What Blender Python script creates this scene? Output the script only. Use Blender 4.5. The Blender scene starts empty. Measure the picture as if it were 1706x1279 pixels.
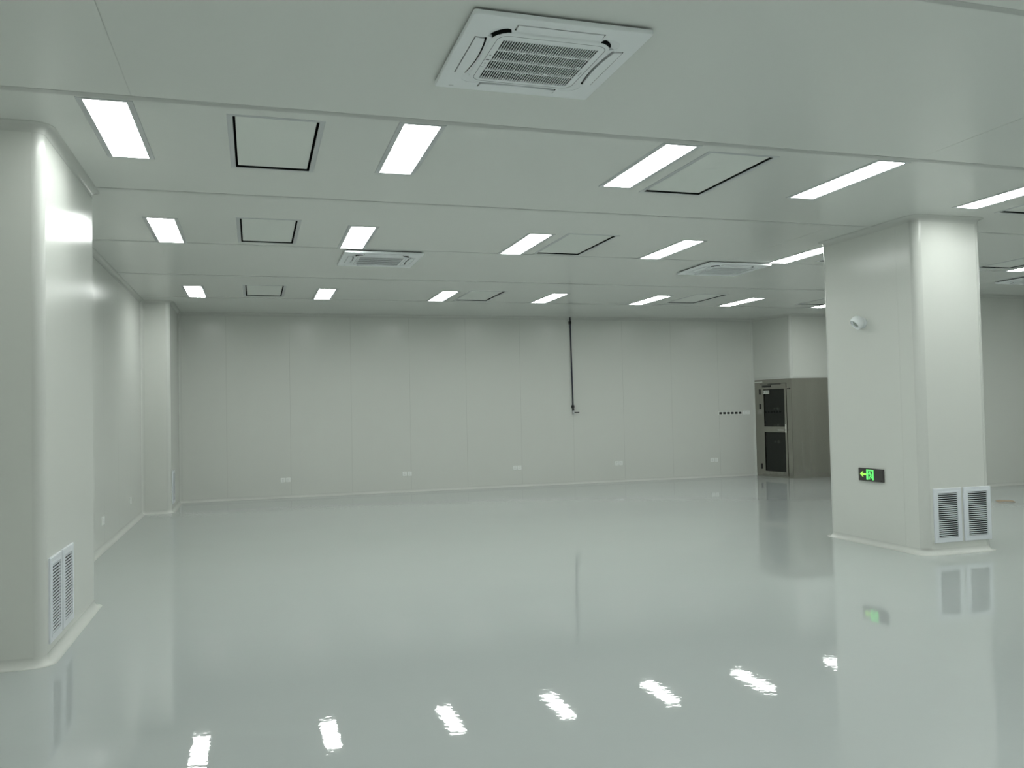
import bpy, bmesh, math
from mathutils import Vector, Matrix

# ------------------------------------------------------------------ camera, world, exposure
SC = bpy.context.scene
COL = SC.collection
PI = math.pi
CAM_Z = 1.587
H = 1.95 + CAM_Z                       # ceiling height 3.537 m
F_PX, YAW, PITCH, ROLL = 1418.9132, 0.29466, 0.03082, -0.02101


def make_camera():
    cd = bpy.data.cameras.new('camera')
    cd.sensor_fit = 'HORIZONTAL'
    cd.sensor_width = 36.0
    cd.lens = F_PX / 1706.0 * 36.0
    cd.clip_start = 0.05
    ob = bpy.data.objects.new('camera', cd)
    COL.objects.link(ob)
    cy, sy, cp, sp, cr, sr = (math.cos(YAW), math.sin(YAW), math.cos(PITCH), math.sin(PITCH),
                              math.cos(ROLL), math.sin(ROLL))
    F = Vector((sy * cp, cy * cp, sp))
    R0 = Vector((cy, -sy, 0))
    U0 = R0.cross(F)
    R = cr * R0 + sr * U0
    U = -sr * R0 + cr * U0
    m = Matrix(((R.x, U.x, -F.x, 0), (R.y, U.y, -F.y, 0), (R.z, U.z, -F.z, CAM_Z), (0, 0, 0, 1)))
    ob.matrix_world = m
    SC.camera = ob


make_camera()
W = bpy.data.worlds.new('world')
SC.world = W
W.use_nodes = True
W.node_tree.nodes['Background'].inputs[0].default_value = (0.9, 1.0, 0.95, 1)
W.node_tree.nodes['Background'].inputs[1].default_value = 0.02
SC.view_settings.view_transform = 'Standard'
SC.view_settings.look = 'None'
SC.view_settings.gamma = 1.0
SC.view_settings.use_curve_mapping = False
SC.view_settings.exposure = 0.0
SC.cycles.caustics_reflective = False
SC.cycles.sample_clamp_indirect = 4.0
LIGHT_E = 22.0                          # radiance of the lit ceiling panels
LIGHT_C = (0.955, 1.0, 0.96)


# ------------------------------------------------------------------ materials
def mat(name, col, rough=0.5, metal=0.0, spec=0.5, emit=None, emit_s=0.0):
    m = bpy.data.materials.new(name)
    m.use_nodes = True
    b = m.node_tree.nodes['Principled BSDF']
    b.inputs['Base Color'].default_value = (*col, 1)
    b.inputs['Roughness'].default_value = rough
    b.inputs['Metallic'].default_value = metal
    b.inputs['Specular IOR Level'].default_value = spec
    if emit:
        b.inputs['Emission Color'].default_value = (*emit, 1)
        b.inputs['Emission Strength'].default_value = emit_s
    return m


def nodes(m):
    return m.node_tree.nodes, m.node_tree.links, m.node_tree.nodes['Principled BSDF']


def math_node(N, L, op, a, b=None):
    n = N.new('ShaderNodeMath')
    n.operation = op
    for i, v in enumerate((a, b)):
        if v is None:
            continue
        if isinstance(v, (int, float)):
            n.inputs[i].default_value = v
        else:
            L.new(v, n.inputs[i])
    return n.outputs[0]


def panel_steel(name, col, rough, seam=None):
    """painted steel cleanroom panel with thin sealed joints along the wall"""
    m = mat(name, col, rough, spec=0.28)
    N, L, b = nodes(m)
    if seam:
        uv = N.new('ShaderNodeUVMap')
        uv.uv_map = 'run'
        sx = N.new('ShaderNodeSeparateXYZ')
        L.new(uv.outputs['UV'], sx.inputs[0])
        f = math_node(N, L, 'FRACT', math_node(N, L, 'DIVIDE', sx.outputs[0], seam))
        lt = math_node(N, L, 'LESS_THAN', f, 0.004 / seam)
        mx = N.new('ShaderNodeMix')
        mx.data_type = 'RGBA'
        mx.inputs['A'].default_value = (*col, 1)
        mx.inputs['B'].default_value = (*[c * 0.72 for c in col], 1)
        L.new(lt, mx.inputs['Factor'])
        L.new(mx.outputs['Result'], b.inputs['Base Color'])
    return m


def epoxy_floor():
    m = mat('epoxy_floor', (0.43, 0.462, 0.455), 0.025)
    N, L, b = nodes(m)
    b.inputs['IOR'].default_value = 1.62
    tc = N.new('ShaderNodeTexCoord')
    big = N.new('ShaderNodeTexNoise')
    big.inputs['Scale'].default_value = 0.7
    big.inputs['Detail'].default_value = 3
    L.new(tc.outputs['Object'], big.inputs['Vector'])
    mx = N.new('ShaderNodeMix')
    mx.data_type = 'RGBA'
    mx.inputs['A'].default_value = (0.42, 0.452, 0.445, 1)
    mx.inputs['B'].default_value = (0.44, 0.472, 0.465, 1)
    L.new(big.outputs['Fac'], mx.inputs['Factor'])
    L.new(mx.outputs['Result'], b.inputs['Base Color'])
    n1 = N.new('ShaderNodeTexNoise')
    n1.inputs['Scale'].default_value = 14.0
    n1.inputs['Detail'].default_value = 2.0
    L.new(tc.outputs['Object'], n1.inputs['Vector'])
    n2 = N.new('ShaderNodeTexNoise')
    n2.inputs['Scale'].default_value = 1.4
    n2.inputs['Detail'].default_value = 1.0
    L.new(tc.outputs['Object'], n2.inputs['Vector'])
    n3 = N.new('ShaderNodeTexNoise')
    n3.inputs['Scale'].default_value = 26.0
    n3.inputs['Detail'].default_value = 1.0
    L.new(tc.outputs['Object'], n3.inputs['Vector'])
    h = math_node(N, L, 'ADD', math_node(N, L, 'ADD', math_node(N, L, 'MULTIPLY', n1.outputs['Fac'], 0.00016),
                                         math_node(N, L, 'MULTIPLY', n3.outputs['Fac'], 0.00014)),
                  math_node(N, L, 'MULTIPLY', n2.outputs['Fac'], 0.00035))
    bp = N.new('ShaderNodeBump')
    bp.inputs['Strength'].default_value = 1.0
    bp.inputs['Distance'].default_value = 1.0
    L.new(h, bp.inputs['Height'])
    L.new(bp.outputs['Normal'], b.inputs['Normal'])
    return m


def brushed_steel(name, col, rough):
    m = mat(name, col, rough, 1.0)
    N, L, b = nodes(m)
    tc = N.new('ShaderNodeTexCoord')
    mp = N.new('ShaderNodeMapping')
    mp.inputs['Scale'].default_value = (60, 60, 0.6)
    L.new(tc.outputs['Object'], mp.inputs['Vector'])
    no = N.new('ShaderNodeTexNoise')
    no.inputs['Scale'].default_value = 2.0
    no.inputs['Detail'].default_value = 5
    L.new(mp.outputs['Vector'], no.inputs['Vector'])
    mr = N.new('ShaderNodeMapRange')
    mr.inputs['To Min'].default_value = rough - 0.07
    mr.inputs['To Max'].default_value = rough + 0.09
    L.new(no.outputs['Fac'], mr.inputs['Value'])
    L.new(mr.outputs['Result'], b.inputs['Roughness'])
    bp = N.new('ShaderNodeBump')
    bp.inputs['Distance'].default_value = 1.0
    mp2 = N.new('ShaderNodeMapping')
    mp2.inputs['Scale'].default_value = (3.2, 3.2, 0.35)
    L.new(tc.outputs['Object'], mp2.inputs['Vector'])
    n2 = N.new('ShaderNodeTexNoise')
    n2.inputs['Scale'].default_value = 1.0
    n2.inputs['Detail'].default_value = 2
    L.new(mp2.outputs['Vector'], n2.inputs['Vector'])
    L.new(math_node(N, L, 'ADD', math_node(N, L, 'MULTIPLY', no.outputs['Fac'], 0.0003),
                    math_node(N, L, 'MULTIPLY', n2.outputs['Fac'], 0.035)), bp.inputs['Height'])
    L.new(bp.outputs['Normal'], b.inputs['Normal'])
    return m


def glass_mat():
    m = bpy.data.materials.new('dark_door_glass')
    m.use_nodes = True
    N, L = m.node_tree.nodes, m.node_tree.links
    N.remove(N['Principled BSDF'])
    tr = N.new('ShaderNodeBsdfTransparent')
    tr.inputs[0].default_value = (0.74, 0.77, 0.74, 1)
    gl = N.new('ShaderNodeBsdfGlossy')
    gl.inputs['Roughness'].default_value = 0.02
    fr = N.new('ShaderNodeFresnel')
    ge = N.new('ShaderNodeNewGeometry')
    io = N.new('ShaderNodeMix')
    io.inputs['A'].default_value = 1.45
    io.inputs['B'].default_value = 1 / 1.45
    L.new(ge.outputs['Backfacing'], io.inputs['Factor'])
    L.new(io.outputs['Result'], fr.inputs[0])
    mx = N.new('ShaderNodeMixShader')
    L.new(fr.outputs[0], mx.inputs[0])
    L.new(tr.outputs[0], mx.inputs[1])
    L.new(gl.outputs[0], mx.inputs[2])
    L.new(mx.outputs[0], N['Material Output'].inputs[0])
    return m


WALL_C = (0.62, 0.635, 0.60)
M_WALL = panel_steel('painted_steel_wall', WALL_C, 0.215, seam=1.163)
M_PLAIN = panel_steel('painted_steel_plain', WALL_C, 0.215)
M_CEIL = panel_steel('painted_steel_ceiling', (0.71, 0.73, 0.70), 0.2)
M_TRIM = mat('powder_coated_profile', (0.57, 0.585, 0.555), 0.2, spec=0.35)
M_JOINT = mat('ceiling_joint_strip', (0.47, 0.485, 0.465), 0.35)
M_FLOOR = epoxy_floor()
M_ALU = mat('pale_anodised_frame', (0.50, 0.52, 0.53), 0.35)
M_DARK = mat('painted_gap_shade', (0.006, 0.008, 0.007), 0.8, spec=0.1)  # near-black, puts the shade of gaps and recesses into the colour
M_PLATE = mat('diffuser_plate', (0.74, 0.77, 0.73), 0.4)
M_LAMP = mat('lit_panel', (0.9, 0.9, 0.9), 0.4, emit=LIGHT_C, emit_s=LIGHT_E)
M_AC = mat('white_plastic', (0.84, 0.87, 0.885), 0.4)
M_ACMARK = mat('grey_print', (0.17, 0.18, 0.19), 0.5)
M_VENT = mat('white_enamel_grille', (0.68, 0.71, 0.75), 0.4)
M_SOCK = mat('white_socket_plastic', (0.80, 0.82, 0.80), 0.3)
M_SIGN = mat('sign_plate', (0.055, 0.05, 0.05), 0.3)
M_GREEN = mat('green_lit_sign', (0.05, 0.4, 0.08), 0.4, emit=(0.16, 0.95, 0.20), emit_s=0.95)
M_LIME = mat('lime_lit_arrow', (0.2, 0.4, 0.05), 0.4, emit=(0.42, 0.95, 0.12), emit_s=0.9)
M_STEEL = brushed_steel('brushed_steel', (0.37, 0.36, 0.325), 0.2)
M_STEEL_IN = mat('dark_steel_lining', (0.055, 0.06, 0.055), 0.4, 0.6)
M_CHROME = mat('polished_steel', (0.9, 0.9, 0.87), 0.25, 1.0)
M_GLASS = glass_mat()
M_PIPE = mat('dark_blue_pipe', (0.012, 0.014, 0.03), 0.35)
M_BLACK = mat('black_plastic', (0.008, 0.008, 0.008), 0.5)
M_PAPER = mat('notice_paper', (0.62, 0.64, 0.60), 0.6)
M_CARD = mat('brown_cardboard', (0.30, 0.245, 0.18), 0.8)
M_LENS = mat('grey_lens_face', (0.30, 0.33, 0.31), 0.3)


# ------------------------------------------------------------------ mesh helpers
def bx(bm, x0, x1, y0, y1, z0, z1, mi=0):
    v = [bm.verts.new(p) for p in ((x0, y0, z0), (x1, y0, z0), (x1, y1, z0), (x0, y1, z0),
                                   (x0, y0, z1), (x1, y0, z1), (x1, y1, z1), (x0, y1, z1))]
    for f in ((3, 2, 1, 0), (4, 5, 6, 7), (0, 1, 5, 4), (1, 2, 6, 5), (2, 3, 7, 6), (3, 0, 4, 7)):
        bm.faces.new([v[i] for i in f]).material_index = mi
    return bm


def loft(bm, rings, cap0=True, cap1=True, closed=True, mi=0):
    """rings: lists of 3-D points of equal length"""
    vs = [[bm.verts.new(p) for p in r] for r in rings]
    n = len(rings[0])
    for a, b in zip(vs, vs[1:]):
        for i in range(n if closed else n - 1):
            j = (i + 1) % n
            bm.faces.new((a[i], a[j], b[j], b[i])).material_index = mi
    if cap0:
        bm.faces.new(list(reversed(vs[0]))).material_index = mi
    if cap1:
        bm.faces.new(vs[-1]).material_index = mi
    return bm


def rsq(hx, hy, r, z, seg=6, cx=0, cy=0):
    out = []
    for k, (sx, sy) in enumerate(((1, 1), (-1, 1), (-1, -1), (1, -1))):
        for i in range(seg + 1):
            a = k * PI / 2 + i / seg * PI / 2
            out.append((cx + sx * (hx - r) + r * math.cos(a), cy + sy * (hy - r) + r * math.sin(a), z))
    return out


def ring_xz(r, y, n=24, cx=0, cz=0):
    return [(cx + r * math.cos(2 * PI * i / n), y, cz + r * math.sin(2 * PI * i / n)) for i in range(n)]


def tube(bm, pts, r, n=12, mi=0):
    pts = [Vector(p) for p in pts]
    rings = []
    for i, p in enumerate(pts):
        d = (pts[min(i + 1, len(pts) - 1)] - pts[max(i - 1, 0)]).normalized()
        a = d.orthogonal().normalized() if abs(d.z) < 0.9 else Vector((1, 0, 0))
        a = (a - a.dot(d) * d).normalized()
        b = d.cross(a)
        rings.append([tuple(p + r * (math.cos(2 * PI * k / n) * a + math.sin(2 * PI * k / n) * b)) for k in range(n)])
    return loft(bm, rings, mi=mi)


def ball(bm, c, r, sq=(1, 1, 1), seg=20, mi=0):
    m = Matrix.Translation(c) @ Matrix.Diagonal((r * sq[0], r * sq[1], r * sq[2], 1))
    ret = bmesh.ops.create_uvsphere(bm, u_segments=seg, v_segments=seg // 2 + 2, radius=1, matrix=m)
    for v in ret['verts']:
        for f in v.link_faces:
            f.material_index = mi
    return bm


def poly_xz(bm, pts, y0, y1, mi=0):
    """flat outline in x,z given depth along y"""
    return loft(bm, [[(x, y0, z) for x, z in pts], [(x, y1, z) for x, z in pts]], mi=mi)


def obj(name, bm, mats, parent=None, smooth=False, bevel=0.0):
    bmesh.ops.recalc_face_normals(bm, faces=bm.faces[:])
    me = bpy.data.meshes.new(name)
    bm.to_mesh(me)
    bm.free()
    for m in (mats if isinstance(mats, (list, tuple)) else [mats]):
        me.materials.append(m)
    o = bpy.data.objects.new(name, me)
    COL.objects.link(o)
    if parent:
        o.parent = parent
    if smooth:
        me.polygons.foreach_set('use_smooth', [True] * len(me.polygons))
        me.set_sharp_from_angle(angle=math.radians(38))
    if bevel:
        md = o.modifiers.new('bevel', 'BEVEL')
        md.width = bevel
        md.segments = 2
        md.limit_method = 'ANGLE'
    return o


def thing(name, label, cat, loc=(0, 0, 0), rz=0.0, group=None):
    o = bpy.data.objects.new(name, None)
    o.empty_display_size = 0.1
    COL.objects.link(o)
    o.location = loc
    o.rotation_euler = (0, 0, rz)
    return tag(o, label, cat, group)


def tag(o, label, cat, group=None):
    o['label'] = label
    o['category'] = cat
    if group:
        o['group'] = group
    return o


def structure(o, label=None):
    o['kind'] = 'structure'
    if label:
        o['label'] = label
    return o


def dup(root, loc, label, rz=None, group=None):
    r = root.copy()
    COL.objects.link(r)
    r.location = loc
    if rz is not None:
        r.rotation_euler = (0, 0, rz)
    r['label'] = label
    if group:
        r['group'] = group
    for ch in list(root.children):
        c = ch.copy()
        COL.objects.link(c)
        c.parent = r
        for g in list(ch.children):
            d = g.copy()
            COL.objects.link(d)
            d.parent = c
    return r


def cut(bm_base, mats, bm_cut):
    """base minus cutter, returned as a fresh bmesh"""
    def tmp(b, ms):
        bmesh.ops.recalc_face_normals(b, faces=b.faces[:])
        me = bpy.data.meshes.new('tmp')
        b.to_mesh(me)
        b.free()
        for m in ms:
            me.materials.append(m)
        o = bpy.data.objects.new('tmp', me)
        COL.objects.link(o)
        return o
    a, c = tmp(bm_base, mats), tmp(bm_cut, mats)
    md = a.modifiers.new('b', 'BOOLEAN')
    md.operation = 'DIFFERENCE'
    md.solver = 'EXACT'
    md.use_self = True
    md.object = c
    dg = bpy.context.evaluated_depsgraph_get()
    me = bpy.data.meshes.new_from_object(a.evaluated_get(dg))
    out = bmesh.new()
    out.from_mesh(me)
    for o in (a, c):
        bpy.data.objects.remove(o)
    bpy.data.meshes.remove(me)
    return out


# ------------------------------------------------------------------ room plan (interior lies left of each run)
LX, PX, PFX, BY = -1.78, -1.31, -1.33, 16.93
R_OUT, R_IN = 0.07, 0.052
PLAN = [  # x, y, name of the wall that STARTS here
    (15.0, -4.0, 'wall_right'),
    (15.0, 12.5, 'wall_right_far'),
    (12.6, 12.5, 'wall_right_return'),
    (12.6, 15.75, 'wall_over_shower_front'),
    (11.04, 15.75, 'wall_over_shower_door'),
    (10.87, BY, 'wall_back'),
    (PFX, BY, 'wall_corner_pier_side'),
    (PFX, 15.25, 'wall_corner_pier_front'),
    (LX, 15.25, 'wall_left'),
    (LX, 8.05, 'wall_near_pier_back'),
    (PX, 8.05, 'wall_near_pier_side'),
    (PX, 6.20, 'wall_near_pier_front'),
    (LX, 6.20, 'wall_left_front'),
    (LX, -4.0, 'wall_behind'),
]
SHOWER_TOP = 2.15


def rounded_plan(plan, r_out, r_in):
    """per corner: the arc points; walls then run from the end of one arc to the start of the next"""
    n = len(plan)
    arcs = []
    for i in range(n):
        p0, p, p1 = (Vector(plan[(i + k) % n][:2]) for k in (-1, 0, 1))
        d0, d1 = (p - p0).normalized(), (p1 - p).normalized()
        cross = d0.x * d1.y - d0.y * d1.x
        r = r_in if cross > 0 else r_out
        ang = math.acos(max(-1, min(1, d0.dot(d1))))
        t = r * math.tan(ang / 2)
        a = p - d0 * t
        s = 1 if cross > 0 else -1
        c = a + s * r * Vector((-d0.y, d0.x))
        pts = []
        K = 8
        for k in range(K + 1):
            th = s * ang * k / K
            v = a - c
            pts.append(c + Vector((v.x * math.cos(th) - v.y * math.sin(th), v.x * math.sin(th) + v.y * math.cos(th))))
        arcs.append(pts)
    return arcs


def mitres(pts, closed=True):
    out = []
    n = len(pts)
    for i in range(n):
        a = pts[(i - 1) % n] if (closed or i > 0) else None
        b = pts[(i + 1) % n] if (closed or i < n - 1) else None
        ns = []
        if a is not None:
            d = (pts[i] - a).normalized()
            ns.append(Vector((-d.y, d.x)))
        if b is not None:
            d = (b - pts[i]).normalized()
            ns.append(Vector((-d.y, d.x)))
        if len(ns) == 1:
            out.append(ns[0])
        else:
            out.append((ns[0] + ns[1]) / (1 + ns[0].dot(ns[1])))
    return out


def strip(bm, pts, ms, z0, z1, thick, u0=0.0):
    """upright sheet along pts with thickness behind it; 'run' uv = metres along the wall"""
    uv = bm.loops.layers.uv.verify()
    uv_name = bm.loops.layers.uv.keys()
    f, b = [], []
    u = [u0]
    for i, p in enumerate(pts):
        if i:
            u.append(u[-1] + (pts[i] - pts[i - 1]).length)
        q = p - ms[i] * thick
        f.append((bm.verts.new((p.x, p.y, z0)), bm.verts.new((p.x, p.y, z1))))
        b.append((bm.verts.new((q.x, q.y, z0)), bm.verts.new((q.x, q.y, z1))))
    for i in range(len(pts) - 1):
        fa = bm.faces.new((f[i + 1][0], f[i][0], f[i][1], f[i + 1][1]))
        for lp, (uu, vv) in zip(fa.loops, ((u[i + 1], z0), (u[i], z0), (u[i], z1), (u[i + 1], z1))):
            lp[uv].uv = (uu, vv)
        rest = [bm.faces.new((b[i][0], b[i + 1][0], b[i + 1][1], b[i][1])),
                bm.faces.new((f[i][0], f[i + 1][0], b[i + 1][0], b[i][0])),
                bm.faces.new((f[i][1], b[i][1], b[i + 1][1], f[i + 1][1]))]
        for r in rest:
            for lp in r.loops:
                lp[uv].uv = (u0 + 0.3, 0)
    for k in (0, -1):
        fa = bm.faces.new((f[k][0], f[k][1], b[k][1], b[k][0]))
        for lp in fa.loops:
            lp[uv].uv = (u0 + 0.3, 0)
    return bm


def cove(bm, pts, ms, r, zbase, up=1, closed=False):
    """quarter-round concave fillet between wall and floor (up=1) or ceiling (up=-1)"""
    prof = [(0.0, 0.0), (r + 0.012, 0.0), (r + 0.012, 0.002)]
    for k in range(7):
        a = k / 6 * PI / 2
        prof.append((r + 0.002 - r * math.sin(a), r + 0.002 - r * math.cos(a)))
    prof += [(0.002, r + 0.012), (0.0, r + 0.012)]
    rings = [[(p.x + m.x * d, p.y + m.y * d, zbase + up * h) for d, h in prof] for p, m in zip(pts, ms)]
    if closed:
        rings.append(rings[0])
    return loft(bm, rings, cap0=not closed, cap1=not closed)


ARCS = rounded_plan(PLAN, R_OUT, R_IN)
NP = len(PLAN)


def uvfix(o):
    if o.data.uv_layers:
        o.data.uv_layers[0].name = 'run'
    return o


# wall_back starts at x ~10.82 and runs toward -x; joints wanted at x = 0.67 + k*1.163
def build_walls():
    for i in range(NP):
        a, b = ARCS[i][-1], ARCS[(i + 1) % NP][0]
        d = (b - a).normalized()
        nrm = Vector((-d.y, d.x))
        z0 = SHOWER_TOP + 0.0 if 'shower' in PLAN[i][2] else 0.0
        bm = bmesh.new()
        u0 = 0.25
        if PLAN[i][2] == 'wall_back':
            u0 = (0.67 - a.x) % 1.163
        if PLAN[i][2] == 'wall_left':
            u0 = (a.y * -1 + 11.58) % 1.163
        strip(bm, [a, b], [nrm, nrm], z0, H, 0.05, u0)
        big = PLAN[i][2] in ('wall_back', 'wall_left', 'wall_right', 'wall_behind', 'wall_right_far', 'wall_left_front')
        structure(uvfix(obj(PLAN[i][2], bm, M_WALL if big else M_PLAIN)))
        # corner profile
        pts = ARCS[i]
        zz = SHOWER_TOP if i in (4, 5) else 0.0
        if i == 5:
            zz = 0.0
        if i == 3:
            zz = 0.0
        bm = bmesh.new()
        strip(bm, pts, mitres(pts, False), zz, H, 0.03)
        structure(uvfix(obj('trim_%d' % (i + 1), bm, M_TRIM, smooth=True)))


build_walls()

# floor
bm = bmesh.new()
bx(bm, -1.86, 15.08, -4.08, 17.05, -0.10, 0.0)
structure(obj('floor', bm, M_FLOOR))


# base and ceiling coves
def run(i0, i1):
    """rounded path from the end of corner i0 to the start of corner i1 (inclusive of corners between)"""
    pts = [ARCS[i0][-1]]
    i = i0
    while True:
        i = (i + 1) % NP
        if i == i1:
            pts.append(ARCS[i][0])
            return pts
        pts += ARCS[i]


for nm, i0, i1 in (('baseboard_back', 5, 6), ('baseboard_left', 6, 13), ('baseboard_behind', 13, 0),
                   ('baseboard_right', 0, 3)):
    pts = run(i0, i1)
    if nm in ('baseboard_left',):
        pts = ARCS[6] + pts[1:-1] + ARCS[13]
    bm = bmesh.new()
    cove(bm, pts, mitres(pts, False), 0.048, 0.0)
    structure(obj(nm, bm, M_TRIM, smooth=True))
bm = bmesh.new()
pts = [p for a in ARCS for p in a]
cove(bm, pts, mitres(pts), 0.048, H, -1, closed=True)
structure(obj('trim_ceiling_cove', bm, M_TRIM, smooth=True))
# ledge strip under the walls over the air shower
bm = bmesh.new()
pts = [ARCS[3][-1]] + ARCS[4] + [ARCS[5][0]]
strip(bm, [p + m * 0.008 for p, m in zip(pts, mitres(pts, False))], mitres(pts, False), SHOWER_TOP, SHOWER_TOP + 0.05, 0.02)
structure(uvfix(obj('trim_shower_ledge', bm, M_TRIM, smooth=True)))

# ------------------------------------------------------------------ square pillar on the right
CX0, CX1, CY0, CY1 = 6.615, 7.485, 7.225, 8.755


def build_pillar():
    t = thing('pillar', 'square white panelled pillar with two vents and an exit sign', 'pillar',
              ((CX0 + CX1) / 2, (CY0 + CY1) / 2, 0))
    t['kind'] = 'structure'
    hx, hy = (CX1 - CX0) / 2, (CY1 - CY0) / 2
    plan = [(-hx, -hy), (-hx, hy), (hx, hy), (hx, -hy)]
    arcs = rounded_plan([(*p, '') for p in plan], 0.078, 0.05)
    bm = bmesh.new()
    for i in range(4):
        a, b = arcs[i][-1], arcs[(i + 1) % 4][0]
        d = (b - a).normalized()
        nrm = Vector((-d.y, d.x))
        # two boards per long face with a hair joint between
        if i in (0, 2):
            q = a + d * (0.20 if i == 0 else 0.9)
            strip(bm, [a, q - d * 0.0008], [nrm, nrm], 0, H, 0.05)
            strip(bm, [q + d * 0.0008, b], [nrm, nrm], 0, H, 0.05)
        else:
            strip(bm, [a, b], [nrm, nrm], 0, H, 0.05)
    uvfix(obj('shaft', bm, M_PLAIN, t))
    for i in range(4):
        bm = bmesh.new()
        strip(bm, [p + m * 0.002 for p, m in zip(arcs[i], mitres(arcs[i], False))], mitres(arcs[i], False), 0, H, 0.03)
        uvfix(obj('corner_profile', bm, M_TRIM, t, smooth=True))
    pts = [p for a in arcs for p in a]
    for nm, z, up in (('base_cove', 0.0, 1), ('top_cove', H, -1)):
        bm = bmesh.new()
        cove(bm, pts, mitres(pts), 0.05, z, up, closed=True)
        obj(nm, bm, M_TRIM, t, smooth=True)


build_pillar()

# ------------------------------------------------------------------ ceiling
XS = [-0.98, 0.996, 2.954, 4.857, 6.796, 8.70, 10.85, 12.95]  # last column is added, unseen, to brighten the right side
LW, LL = 0.2484, 1.196
ROWS = [5.65, 8.909, 13.478, 1.08, -2.2]  # last two rows are added, unseen, to brighten the near floor
LIGHTS = []
for r, y in enumerate(ROWS):
    for c, x in enumerate(XS):
        if r == 2 and c == 7:
            continue
        yy = y
        xx = x
        if r == 2 and c == 6:
            xx = 10.80
        if r == 1 and c == 6:
            xx = 10.93
        LIGHTS.append((r, c, xx + LW / 2, yy + LL / 2))
FW, FL_ = 0.63, 1.25
FILTERS = [  # row, x centre, y centre
    (0, 0.165, 6.35), (0, 3.67, 6.36), (0, 7.71, 6.34),
    (1, 0.165, 9.35), (1, 3.675, 9.43), (1, 7.71, 9.29), (1, 10.48, 9.31),
    (2, 0.175, 13.85), (2, 3.69, 13.95), (2, 7.70, 13.77), (2, 10.46, 13.66),
]
SEAM_Y = [-3.4, -1.2, 1.05, 3.30, 5.57, 7.83, 10.13, 12.40, 14.73]
CROSS = [(-0.69, 3.30, 5.57), (5.12, 3.30, 5.57), (10.9, 3.30, 5.57), (6.13, 7.83, 10.13), (9.2, 10.13, 12.4)]


def build_ceiling():
    holes = []
    for r, c, x, y in LIGHTS:
        holes.append((x - LW / 2 - 0.012, x + LW / 2 + 0.012, y - LL / 2 - 0.012, y + LL / 2 + 0.012))
    for r, x, y in FILTERS:
        holes.append((x - FW / 2 + 0.012, x + FW / 2 - 0.012, y - FL_ / 2 + 0.012, y + FL_ / 2 - 0.012))
    for x, y0, y1 in CROSS:
        holes.append((x - 0.0025, x + 0.0025, y0, y1))
    xs = sorted({-1.86, 15.08} | {h[0] for h in holes} | {h[1] for h in holes})
    ys = sorted({-4.08, 17.05} | {h[2] for h in holes} | {h[3] for h in holes})
    bm = bmesh.new()
    V = {}

    def v(i, j):
        if (i, j) not in V:
            V[i, j] = bm.verts.new((xs[i], ys[j], H))
        return V[i, j]
    for i in range(len(xs) - 1):
        for j in range(len(ys) - 1):
            mx, my = (xs[i] + xs[i + 1]) / 2, (ys[j] + ys[j + 1]) / 2
            if any(a < mx < b and c < my < d for a, b, c, d in holes):
                continue
            bm.faces.new((v(i, j), v(i, j + 1), v(i + 1, j + 1), v(i + 1, j)))
    # depth: lift the rim of every opening
    ret = bmesh.ops.extrude_face_region(bm, geom=bm.faces[:])
    up = [g for g in ret['geom'] if isinstance(g, bmesh.types.BMVert)]
    for q in up:
        q.co.z += 0.05
    structure(obj('ceiling', bm, M_CEIL))
    bm = bmesh.new()
    for x, y0, y1 in CROSS:
        bx(bm, x - 0.0025, x + 0.0025, y0, y1, H + 0.0012, H + 0.05)
    structure(obj('trim_ceiling_joint_backing', bm, M_JOINT))
    for k, y in enumerate(SEAM_Y):
        bm = bmesh.new()
        w = 0.036 if abs(y - 5.57) < 0.01 else 0.025
        loft(bm, [[(-1.72, y + a, H + b) for a, b in ((-w, 0.0), (-w + 0.004, -0.003), (w - 0.004, -0.003), (w, 0.0))],
                  [(14.94, y + a, H + b) for a, b in ((-w, 0.0), (-w + 0.004, -0.003), (w - 0.004, -0.003), (w, 0.0))]])
        structure(obj('trim_ceiling_joint_%d' % (k + 1), bm, M_JOINT))


build_ceiling()

ROWN = ['row nearest the camera', 'middle row', 'far row along the back wall']
ORD = ['first', 'second', 'third', 'fourth', 'fifth', 'sixth', 'seventh', 'eighth']


def frame_ring(bm, ox, oy, ix, iy, z0, z1):
    """rectangular ring, outer half sizes ox,oy, inner ix,iy"""
    o = [(-ox, -oy), (ox, -oy), (ox, oy), (-ox, oy)]
    i = [(-ix, -iy), (ix, -iy), (ix, iy), (-ix, iy)]
    g = 0.003
    prof = [(o, z1), (o, z0 + g), ([(x * (1 - g / ox), y * (1 - g / oy)) for x, y in o], z0), (i, z0), (i, z1)]
    vs = [[bm.verts.new((x, y, z)) for x, y in p] for p, z in prof]
    vs.append(vs[0])
    for a, b in zip(vs, vs[1:]):
        for k in range(4):
            bm.faces.new((a[k], a[(k + 1) % 4], b[(k + 1) % 4], b[k]))
    return bm


def light_label(r, c):
    if r > 2:
        return 'added lit panel light %s, %s from the left' % (('overhead of the camera', 'behind the camera')[r - 3], ORD[c])
    if c == 7:
        return 'added panel light by the right wall in the %s, outside the photo' % ROWN[r]
    if r == 0 and c == 5:
        return 'lit panel light in the near row, past the right edge beside the pillar'
    if r == 0 and c == 6:
        return 'lit panel light in the near row, last towards the right wall'
    if r == 1 and c == 5:
        return 'lit panel light hidden behind the square pillar'
    if c == 6:
        return ('lit panel light beside the vents right of the pillar' if r == 1 else
                'lit panel light just left of the pillar, deepest by the air shower')
    return 'lit panel light, %s from the left in the %s' % (ORD[c], ROWN[r])


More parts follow.
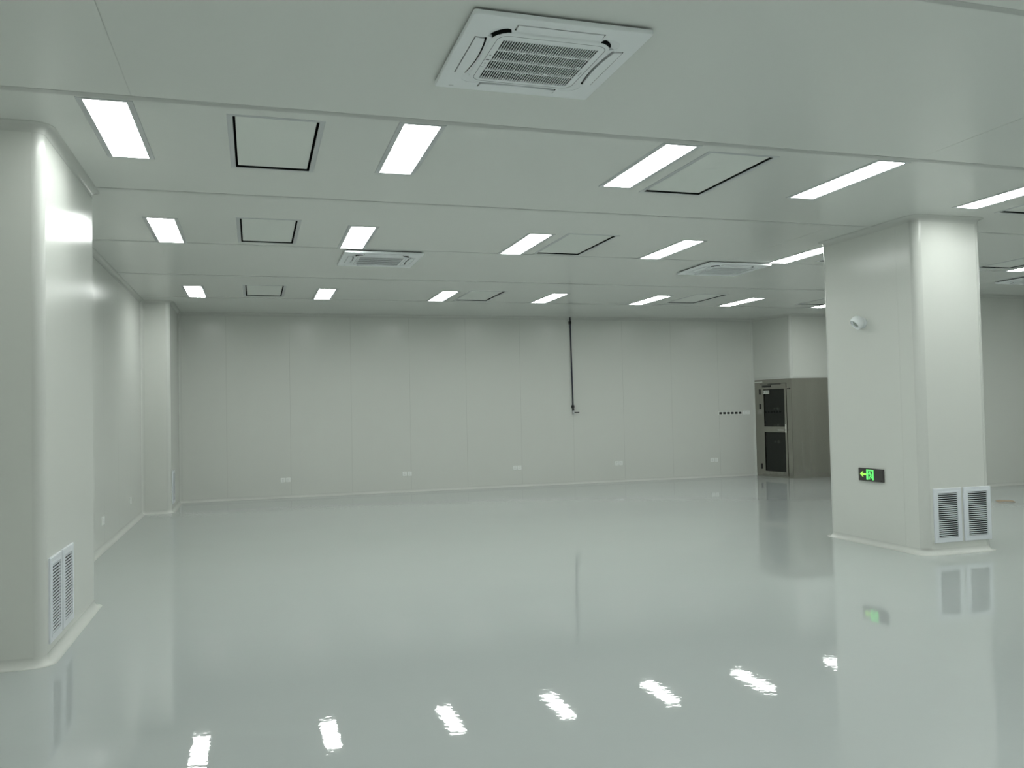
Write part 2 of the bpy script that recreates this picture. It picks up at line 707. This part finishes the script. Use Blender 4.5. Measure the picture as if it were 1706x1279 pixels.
def build_lights():
    proto = None
    for r, c, x, y in LIGHTS:
        lab = light_label(r, c)
        if proto is None:
            t = thing('ceiling_light', lab, 'ceiling light', (x, y, H), 0, 'recessed ceiling panel lights')
            bm = bmesh.new()
            frame_ring(bm, LW / 2 + 0.038, LL / 2 + 0.026, LW / 2, LL / 2, -0.005, 0.06)
            obj('frame', bm, M_ALU, t)
            bm = bmesh.new()
            bx(bm, -LW / 2, LW / 2, -LL / 2, LL / 2, -0.002, 0.055)
            obj('diffuser', bm, M_LAMP, t)
            proto = t
        else:
            dup(proto, (x, y, H), lab)


build_lights()
FN = ['leftmost in the near row, between two lights', 'beside the third light of the near row',
      'in the near row, above and right of the pillar',
      'leftmost in the middle row', 'second in the middle row, beside the third light',
      'in the middle row, half hidden behind the pillar', 'in the middle row just right of the pillar',
      'leftmost in the far row', 'second from the left in the far row', 'third from the left in the far row',
      'in the far row touching the pillar edge']


def build_filters():
    proto = None
    for (r, x, y), fn in zip(FILTERS, FN):
        lab = 'white air diffuser with black slot, ' + fn
        if proto is None:
            t = thing('supply_air_diffuser', lab, 'air diffuser', (x, y, H), 0, 'supply air diffusers in the ceiling')
            ix, iy = FW / 2 - 0.037, FL_ / 2 - 0.032
            bm = bmesh.new()
            frame_ring(bm, FW / 2, FL_ / 2, ix, iy, -0.003, 0.0)
            obj('frame', bm, M_ALU, t)
            bm = bmesh.new()
            bx(bm, -ix - 0.02, ix + 0.02, -iy - 0.02, iy + 0.02, 0.085, 0.10)
            for s in (-1, 1):
                bx(bm, s * (ix + 0.002), s * (ix + 0.02), -iy - 0.02, iy + 0.02, 0.0005, 0.085)
                bx(bm, -ix - 0.002, ix + 0.002, s * (iy + 0.002), s * (iy + 0.02), 0.0005, 0.085)
            obj('plenum_box', bm, M_DARK, t)  # near-black faces paint the shade inside the slot
            bm = bmesh.new()
            px, py = ix - 0.016, iy - 0.026
            loft(bm, [rsq(px, py, 0.004, 0.03, 3), rsq(px, py, 0.004, 0.009, 3), rsq(px - 0.003, py - 0.003, 0.004, 0.007, 3)])
            obj('diffuser_plate', bm, M_PLATE, t)
            proto = t
        else:
            dup(proto, (x, y, H), lab)


build_filters()


# ------------------------------------------------------------------ cassette air conditioners
def flap_in(x):
    return -0.361 + 0.018 * (1 - (x / 0.236) ** 2)


def build_ac(loc, label):
    t = thing('air_conditioner', label, 'air conditioner', loc, 0, 'ceiling cassette air conditioners')
    hs = 0.478
    # body neck, coloured near-black to paint the shadow gap above the panel
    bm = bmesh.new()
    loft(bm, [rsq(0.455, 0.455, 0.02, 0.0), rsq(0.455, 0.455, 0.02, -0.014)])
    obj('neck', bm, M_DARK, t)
    # square panel with raised rounded island and cut air outlets
    bm = bmesh.new()
    loft(bm, [rsq(hs, hs, 0.018, -0.012), rsq(hs, hs, 0.018, -0.030), rsq(hs - 0.003, hs - 0.003, 0.016, -0.0345),
              rsq(hs - 0.008, hs - 0.008, 0.012, -0.036), rsq(0.330, 0.330, 0.11, -0.036),
              rsq(0.325, 0.325, 0.105, -0.043), rsq(0.318, 0.318, 0.10, -0.046)])
    c = bmesh.new()
    for k in range(4):
        m = Matrix.Rotation(k * PI / 2, 4, 'Z')
        b2 = bmesh.new()
        pts = [(-0.236, -0.413), (0.236, -0.413)] + [(x, flap_in(x) + 0.0115) for x in [0.236 - 0.472 * i / 12 for i in range(13)]]
        loft(b2, [[(x, y, -0.018) for x, y in pts], [(x, y, -0.06) for x, y in pts]], mi=1)
        # curved corner recess: slopes in from outside, dark mouth under the island's rim
        vs = []
        for i in range(13):
            a = math.radians(193 + 64 * i / 12)
            ca, sa = math.cos(a), math.sin(a)
            r0, r1 = 0.107, 0.107 + 0.062 * math.sin(PI * (i + 1.2) / 14.4) ** 0.6
            vs.append([b2.verts.new((-0.220 + r * ca, -0.220 + r * sa, z)) for r, z in
                       ((r0, -0.060), (r0, -0.021), (r0 + 0.010, -0.021), (r1, -0.0345), (r1, -0.060))])
        for p, q in zip(vs, vs[1:]):
            for k in range(5):
                j = (k + 1) % 5
                b2.faces.new((p[k], p[j], q[j], q[k])).material_index = 1 if k < 2 else 0
        b2.faces.new(vs[0])
        b2.faces.new(list(reversed(vs[-1])))
        b2.transform(m)
        me = bpy.data.meshes.new('t')
        b2.to_mesh(me)
        b2.free()
        c.from_mesh(me)
        bpy.data.meshes.remove(me)
    gx0, gx1, gy0, gy1 = -0.265, 0.265, -0.250, 0.270
    bx(c, gx0, gx1, gy0, gy1, -0.06, -0.02, 1)
    out = cut(bm, [M_AC, M_DARK], c)
    obj('panel', out, [M_AC, M_DARK], t, smooth=True)
    # intake grille: long slots, three cross bars, hair-line frame groove
    bm = bmesh.new()
    n = 38
    for i in range(n + 1):
        x = gx0 + (gx1 - gx0) * i / n
        bx(bm, x - 0.0023, x + 0.0023, gy0, gy1, -0.0458, -0.041)
    for i in range(5):
        y = gy0 + (gy1 - gy0) * i / 4
        bx(bm, gx0, gx1, y - 0.005, y + 0.005, -0.0465, -0.036)
    obj('intake_grille', bm, M_AC, t)
    bm = bmesh.new()
    a, b = rsq(0.300, 0.300, 0.06, -0.0464, 6), rsq(0.297, 0.297, 0.058, -0.0464, 6)
    loft(bm, [[(x, y, -0.0455) for x, y, z in a], a, b, [(x, y, -0.0455) for x, y, z in b]], cap0=False, cap1=False)
    obj('panel_groove', bm, M_ACMARK, t)
    for k in range(4):
        bm = bmesh.new()
        pts = [(-0.230, -0.408), (0.230, -0.408), (0.230, -0.362)]
        for i in range(13):
            x = 0.230 - 0.460 * i / 12
            pts.append((x, flap_in(x)))
        pts.append((-0.230, -0.362))
        loft(bm, [[(x, y, -0.026) for x, y in pts], [(x, y, -0.039 - 0.004 * (y > -0.40)) for x, y in pts]])
        bm.transform(Matrix.Rotation(k * PI / 2, 4, 'Z'))
        obj('air_flap', bm, M_AC, t)
    for dx, dy, w, l in ((-0.281, -0.05, .010, .010), (-0.281, 0.005, .018, .014), (-0.282, 0.055, .008, .008),
                         (-0.279, 0.082, .010, .003), (-0.282, 0.105, .020, .003)):
        bm = bmesh.new()
        bx(bm, dx - w / 2, dx + w / 2, dy - l / 2, dy + l / 2, -0.0468, -0.045)
        obj('indicator', bm, M_ACMARK, t)
    bm = bmesh.new()
    bx(bm, 0.278, 0.284, 0.05, 0.10, -0.0468, -0.045)
    obj('nameplate', bm, M_ALU, t)
    bm = bmesh.new()
    bx(bm, -0.40, -0.372, 0.43, 0.438, -0.0368, -0.035)
    obj('printed_mark', bm, M_ALU, t)
    return t


AC0 = build_ac((1.515, 4.39, H), 'large white cassette air conditioner nearest the camera, top centre')
dup(AC0, (1.53, 10.66, H), 'white cassette air conditioner behind the second light of the middle row')
dup(AC0, (6.37, 10.60, H), 'white cassette air conditioner left of the pillar, seen at a low angle')
dup(AC0, (12.2, 10.60, H), 'white cassette air conditioner right of the pillar, cut off by the photo edge')


# ------------------------------------------------------------------ return air vents
def build_vent(loc, rz, label):
    t = thing('return_air_vent', label, 'vent', loc, rz, 'louvred return air vents')
    w, h, iw, ih = 0.355, 0.56, 0.252, 0.462
    bm = bmesh.new()
    frame_ring(bm, w / 2, h / 2, iw / 2, ih / 2, 0.0, 0.013)
    frame_ring(bm, iw / 2 + 0.018, ih / 2 + 0.018, iw / 2 - 0.001, ih / 2 - 0.001, -0.002, 0.009)
    bm.transform(Matrix.Translation((0, -0.013, 0)) @ Matrix.Rotation(-PI / 2, 4, 'X'))
    obj('frame', bm, M_VENT, t)
    bm = bmesh.new()
    bx(bm, -iw / 2, iw / 2, -0.003, -0.0005, -ih / 2, ih / 2)
    obj('backing', bm, M_DARK, t)  # near-black sheet stands in for the shade behind the louvres
    bm = bmesh.new()
    n = 22
    for i in range(n):
        z = -ih / 2 + ih * (i + 0.5) / n
        loft(bm, [[(x, y, z + dz) for y, dz in ((-0.0125, -0.0048), (-0.0125, 0.0015), (-0.006, 0.0036), (-0.006, 0.0015))]
                  for x in (-iw / 2, iw / 2)])
    obj('louvres', bm, M_VENT, t)
    return t


ZV = CAM_Z - 1.187
V0 = build_vent((6.905, CY0, ZV), 0, 'left of the two white louvred vents at the pillar foot')
dup(V0, (7.292, CY0, ZV), 'right of the two white louvred vents at the pillar foot')
dup(V0, (PX, 6.487, ZV - 0.008), 'nearer louvred vent low on the left pier in the foreground', PI / 2)
dup(V0, (PX, 6.885, ZV - 0.008), 'farther louvred vent of the pair on the near left pier', PI / 2)
dup(V0, (PFX, 15.60, ZV + 0.008), 'louvred vent seen edge-on on the far left corner pier', PI / 2)


# ------------------------------------------------------------------ sockets
def build_socket(loc, rz, label, group, w=0.086, h=0.086):
    t = thing('wall_socket', label, 'socket', loc, rz, group)
    bm = bmesh.new()
    loft(bm, [[(x, y, z) for x, z, _ in rsq(w / 2, h / 2, 0.006, 0)] for y in (0.0, -0.007)]
         + [[(x, -0.010, z) for x, z, _ in rsq(w / 2 - 0.004, h / 2 - 0.004, 0.006, 0)]])
    obj('cover_plate', bm, M_SOCK, t)
    for x, z, wx, hz in ((-0.008, 0.016, 0.003, 0.011), (0.008, 0.016, 0.003, 0.011), (0, -0.010, 0.003, 0.010),
                         (-0.011, -0.016, 0.003, 0.010), (0.011, -0.016, 0.003, 0.010)):
        bm = bmesh.new()
        bx(bm, x - wx / 2, x + wx / 2, -0.0104, -0.008, z - hz / 2, z + hz / 2)
        obj('pin_slot', bm, M_BLACK, t)
    return t


SG = 'power sockets low along the back wall'
PAIRN = ['nearest the left corner', 'second from the left', 'below the hanging pipe',
         'fourth from the left', 'nearest the steel air shower']
S0 = None
for i, (x, z) in enumerate(((0.565, -1.245), (2.91, -1.222), (5.21, -1.193), (7.50, -1.187), (9.815, -1.203))):
    for s in (-1, 1):
        lab = '%s white plate of the socket pair on the back wall %s' % ('left' if s < 0 else 'right', PAIRN[i])
        p = (x + s * 0.0485, BY, z + CAM_Z)
        if S0 is None:
            S0 = build_socket(p, 0, lab, SG)
        else:
            dup(S0, p, lab)
SL = build_socket((LX, 13.86, 0.36), PI / 2, 'farther white socket low on the left wall, near the corner pier', 'sockets on the left wall', 0.146, 0.10)
dup(SL, (LX, 11.46, 0.345), 'nearer white socket low on the left wall, just past the near pier', PI / 2)
ZD = CAM_Z - 0.165
for s in range(2):
    dup(S0, (10.62 + 0.087 * s, BY, ZD + 0.005), '%s white socket plate beside the black outlets by the shower' % ('left', 'right')[s],
        group='white plates beside the black openings')
D0 = None
for i in range(6):
    p = (10.005 + 0.0998 * i, BY, ZD)
    lab = '%s from left of six small black data outlets on the back wall' % ORD[i]
    if D0 is None:
        t = thing('data_outlet', lab, 'data outlet', p, 0, 'row of black data outlets')
        bm = bmesh.new()
        loft(bm, [[(x, y, z) for x, z, _ in rsq(0.047, 0.043, 0.005, 0)] for y in (0.0, -0.006)])
        obj('cover_plate', bm, M_PLATE, t)
        bm = bmesh.new()
        loft(bm, [[(x, y, z) for x, z, _ in rsq(0.033, 0.025, 0.004, 0)] for y in (-0.005, -0.009)])
        obj('port', bm, M_BLACK, t)
        D0 = t
    else:
        dup(D0, p, lab)

# ------------------------------------------------------------------ pipe drop with valve on the back wall
t = thing('air_pipe', 'thin dark pipe dropping from ceiling down the back wall to a valve', 'pipe', (6.46, BY, 0))
bm = bmesh.new()
tube(bm, [(-0.012, -0.028, H - 0.002), (0.0, -0.028, 2.5), (0.012, -0.028, 1.60)], 0.015)
obj('pipe', bm, M_PIPE, t, smooth=True)
for z, x in ((3.42, -0.012), (1.64, 0.012)):
    bm = bmesh.new()
    bx(bm, x - 0.028, x + 0.024, -0.05, 0.0, z - 0.03, z + 0.03)
    obj('clamp', bm, M_BLACK, t, bevel=0.006)
bm = bmesh.new()
tube(bm, [(0.013, -0.028, 1.602), (0.014, -0.028, 1.555)], 0.022)
obj('coupling', bm, M_BLACK, t, smooth=True)
bm = bmesh.new()
tube(bm, [(0.014, -0.03, 1.556), (0.014, -0.03, 1.47)], 0.020)
tube(bm, [(0.014, -0.03, 1.50), (0.014, -0.075, 1.50)], 0.014)
v = obj('valve', bm, M_ALU, t, smooth=True)
bm = bmesh.new()
bx(bm, 0.022, 0.13, -0.085, -0.075, 1.50, 1.522)
obj('valve_handle', bm, M_BLACK, v, bevel=0.003)

# ------------------------------------------------------------------ exit sign on the pillar
t = thing('exit_sign', 'dark emergency exit sign with green running figure and left arrow', 'exit sign',
          (CX0, 7.988, CAM_Z - 0.807), -PI / 2)
bm = bmesh.new()
bx(bm, -0.196, 0.196, -0.024, 0, -0.072, 0.072)
obj('plate', bm, M_SIGN, t, bevel=0.004)
y0, y1 = -0.0262, -0.0235
bm = bmesh.new()
poly_xz(bm, [(-0.168, 0.004), (-0.128, 0.034), (-0.113, 0.034), (-0.133, 0.013), (-0.068, 0.013), (-0.068, -0.007),
             (-0.133, -0.007), (-0.113, -0.026), (-0.128, -0.026)], y0, y1)
obj('arrow', bm, M_LIME, t)
bm = bmesh.new()
poly_xz(bm, [(-0.064, -0.056), (-0.064, 0.060), (0.052, 0.060), (0.052, -0.056), (0.030, -0.056), (0.030, 0.044),
             (-0.036, 0.044), (-0.036, -0.056)], y0, y1)
obj('doorway_symbol', bm, M_GREEN, t)
bm = bmesh.new()
poly_xz(bm, [(-0.009 + 0.010 * math.cos(2 * PI * i / 16), 0.030 + 0.010 * math.sin(2 * PI * i / 16)) for i in range(16)], y0, y1)


def limb(a, b, w0, w1):
    d = Vector((b[0] - a[0], b[1] - a[1])).normalized()
    n = Vector((-d.y, d.x))
    poly_xz(bm, [(a[0] + n.x * w0, a[1] + n.y * w0), (a[0] - n.x * w0, a[1] - n.y * w0),
                 (b[0] - n.x * w1, b[1] - n.y * w1), (b[0] + n.x * w1, b[1] + n.y * w1)], y0, y1)


limb((-0.004, 0.018), (0.008, -0.012), 0.008, 0.007)      # trunk
limb((-0.004, 0.016), (-0.022, 0.006), 0.0045, 0.004)     # leading arm
limb((-0.022, 0.006), (-0.032, 0.014), 0.004, 0.003)
limb((0.000, 0.014), (0.018, 0.004), 0.0045, 0.004)       # trailing arm
limb((0.018, 0.004), (0.016, -0.010), 0.004, 0.003)
limb((0.006, -0.012), (-0.012, -0.022), 0.006, 0.005)     # front leg
limb((-0.012, -0.022), (-0.012, -0.052), 0.005, 0.004)
limb((0.009, -0.012), (0.016, -0.030), 0.006, 0.005)      # back leg
limb((0.016, -0.030), (0.036, -0.036), 0.005, 0.004)
obj('running_figure', bm, M_GREEN, t)
bm = bmesh.new()
bx(bm, 0.164, 0.188, -0.0255, -0.0235, -0.064, -0.050)
obj('test_button', bm, M_BLACK, t)

# ------------------------------------------------------------------ round wall speaker / camera on the pillar
t = thing('wall_camera', 'round white camera housing high on the pillar side above the exit sign', 'camera',
          (CX0, 8.045, CAM_Z + 0.905), -PI / 2)
bm = bmesh.new()
loft(bm, [ring_xz(0.055, 0.0), ring_xz(0.055, -0.012), ring_xz(0.048, -0.018), ring_xz(0.030, -0.03), ring_xz(0.030, -0.06)])
obj('wall_mount', bm, M_AC, t, smooth=True)
bm = bmesh.new()
rings = []
for k in range(13):                                       # cup shaped shell, open end facing down and out
    a = -PI / 2 + (PI / 2 + 0.55) * k / 12
    rings.append([(0.078 * math.cos(a) * math.cos(2 * PI * i / 28), 0.078 * math.cos(a) * math.sin(2 * PI * i / 28),
                   0.078 * math.sin(a)) for i in range(28)])
zt = rings[-1][0][2]
rt = math.hypot(rings[-1][0][0], rings[-1][0][1])
rings.append([(0.86 * x, 0.86 * y, zt) for x, y, z in rings[-1]])
rings.append([(0.95 * x, 0.95 * y, zt - 0.018) for x, y, z in rings[-1]])
rings[0] = [(x * 1 + 1e-5 * math.cos(2 * PI * i / 28), y + 1e-5 * math.sin(2 * PI * i / 28), z) for i, (x, y, z) in enumerate(rings[0])]
loft(bm, rings)
AIM = Matrix.Translation((0.0, -0.085, 0.0)) @ Vector((-0.15, -0.75, -0.65)).to_track_quat('Z', 'Y').to_matrix().to_4x4()
bm.transform(AIM)
sh = obj('shell', bm, M_AC, t, smooth=True)
bm = bmesh.new()
ball(bm, (0, 0, zt - 0.024), 0.042, (1, 1, 0.5))
bm.transform(AIM)
obj('lens', bm, M_LENS, sh, smooth=True)


# ------------------------------------------------------------------ steel air shower in the far right corner
A = Vector((10.87, BY))
B = Vector((11.04, 15.75))
DD = (B - A).normalized()
TH = math.atan2(DD.y, DD.x)
WL = (B - A).length
t = thing('air_shower', 'brushed steel air shower cabin with glazed door beside back wall', 'air shower',
          (A.x, A.y, 0), TH)


def w2l(x, y):
    v = Vector((x, y)) - A
    return (v.x * math.cos(TH) + v.y * math.sin(TH), -v.x * math.sin(TH) + v.y * math.cos(TH))


def wprism(bm, pts, z0, z1):
    q = [w2l(*p) for p in pts]
    return loft(bm, [[(x, y, z0) for x, y in q], [(x, y, z1) for x, y in q]])


ST = SHOWER_TOP - 0.002
D0x, D1x, DT = 0.215, 1.045, 2.055
bm = bmesh.new()
bx(bm, 0.03, D0x, 0.0, 0.05, 0.0, ST)
bx(bm, D1x, WL - 0.004, 0.0, 0.05, 0.0, ST)
bx(bm, D0x, D1x, 0.0, 0.05, DT, ST)
bx(bm, D0x, D1x, -0.004, 0.05, 0.0, 0.04)
obj('door_frame', bm, M_STEEL, t)
bm = bmesh.new()
wprism(bm, [(11.04, 15.75), (12.54, 15.75), (12.54, 15.80), (11.09, 15.80)], 0.0, ST)
obj('side_panel', bm, M_STEEL, t)
bm = bmesh.new()
wprism(bm, [(11.0, 16.86), (12.54, 16.86), (12.54, 16.90), (10.93, 16.90)], 0.0, ST)
wprism(bm, [(12.50, 15.81), (12.54, 15.81), (12.54, 16.855), (12.50, 16.855)], 0.0, ST)
wprism(bm, [(11.10, 15.81), (12.49, 15.81), (12.49, 15.84), (11.10, 15.84)], 0.0, ST)
wprism(bm, [(11.02, 16.85), (11.16, 15.85), (12.49, 15.85), (12.49, 16.85)], ST - 0.04, ST)
obj('lining', bm, M_STEEL_IN, t)
bm = bmesh.new()
wprism(bm, [(11.02, 16.85), (11.16, 15.85), (12.49, 15.85), (12.49, 16.85)], 0.001, 0.03)
obj('floor_plate', bm, M_STEEL_IN, t)
for z in (1.50, 1.12, 0.745):
    for x, s in ((11.345, 0.03), (11.44, 0.045)):
        bm = bmesh.new()
        lx, ly = w2l(x, 16.855)
        ball(bm, (lx, ly, z), s)
        ball(bm, (lx, ly, z), s * 1.25, (1, 1, 0.3))
        obj('air_nozzle', bm, M_CHROME, t, smooth=True)
bm = bmesh.new()
dx0, dx1, dz0, dz1 = D0x + 0.006, D1x - 0.006, 0.045, DT - 0.008
gx0, gx1 = dx0 + 0.115, dx1 - 0.055
Zs = [(0.125, 0.985), (1.105, 1.935)]
bx(bm, dx0, gx0, -0.012, 0.03, dz0, dz1)
bx(bm, gx1, dx1, -0.012, 0.03, dz0, dz1)
for za, zb in ((dz0, Zs[0][0]), (Zs[0][1], Zs[1][0]), (Zs[1][1], dz1)):
    bx(bm, gx0, gx1, -0.012, 0.03, za, zb)
door = obj('door', bm, M_STEEL, t)
for za, zb in Zs:
    bm = bmesh.new()
    bx(bm, gx0 - 0.0, gx1 + 0.0, 0.006, 0.012, za, zb)
    obj('glass_pane', bm, M_GLASS, door)
for z in (0.22, 1.55, 1.88):
    bm = bmesh.new()
    tube(bm, [(dx0 - 0.002, -0.022, z - 0.06), (dx0 - 0.002, -0.022, z + 0.06)], 0.012)
    obj('hinge', bm, M_BLACK, door, smooth=True)
bm = bmesh.new()
bx(bm, dx1 - 0.05, dx1 - 0.008, -0.018, -0.012, 0.98, 1.16)
tube(bm, [(dx1 - 0.03, -0.012, 1.035), (dx1 - 0.03, -0.06, 1.035), (dx1 - 0.22, -0.06, 1.035)], 0.011)
obj('lever_handle', bm, M_CHROME, door, smooth=True)
bm = bmesh.new()
bx(bm, dx0 + 0.10, dx0 + 0.30, -0.0145, -0.0122, 1.83, 1.91)
for x0, x1, z0, z1 in ((0.125, 0.140, 1.848, 1.892), (0.165, 0.180, 1.855, 1.888), (0.19, 0.205, 1.855, 1.888),
                       (0.215, 0.25, 1.862, 1.882), (0.26, 0.28, 1.855, 1.888)):
    bx(bm, dx0 + x0, dx0 + x1, -0.0152, -0.0144, z0, z1, 1)
obj('notice', bm, [M_PAPER, M_ACMARK], door)
bm = bmesh.new()
bx(bm, dx0 + 0.10, dx0 + 0.34, -0.034, -0.012, 1.975, 2.02)
bx(bm, dx0 + 0.30, dx0 + 0.62, -0.05, -0.036, 2.035, 2.047)
obj('door_closer', bm, M_STEEL_IN, door)
for x in (1.09, 1.14):
    bm = bmesh.new()
    loft(bm, [ring_xz(0.014, 0.002, 16, x, 1.93), ring_xz(0.014, -0.008, 16, x, 1.93)])
    obj('indicator_button', bm, M_BLACK, t)
bm = bmesh.new()
bx(bm, 0.06, 0.30, -0.012, 0.0, 2.09, 2.11)
obj('nameplate', bm, M_PAPER, t)

# ------------------------------------------------------------------ scrap on the floor
bm = bmesh.new()
rings = []
for i in range(9):
    s = i / 8
    z = 0.004 + 0.014 * math.sin(PI * s) * (0.75 + 0.25 * math.sin(7 * s))
    x = -0.13 + 0.26 * s
    w = 0.05 + 0.012 * math.sin(9 * s)
    rings.append([(x, -w, z - 0.003 * (s > 0)), (x + 0.01, w, z + 0.012), (x + 0.01, w, z + 0.017), (x, -w, z + 0.003)])
loft(bm, rings)
o = obj('cardboard_scrap', bm, M_CARD)
o.location = (11.17, 10.52, 0.0)
o.rotation_euler = (0, 0, -0.35)
tag(o, 'small curled brown cardboard scrap on the floor right of pillar', 'cardboard')
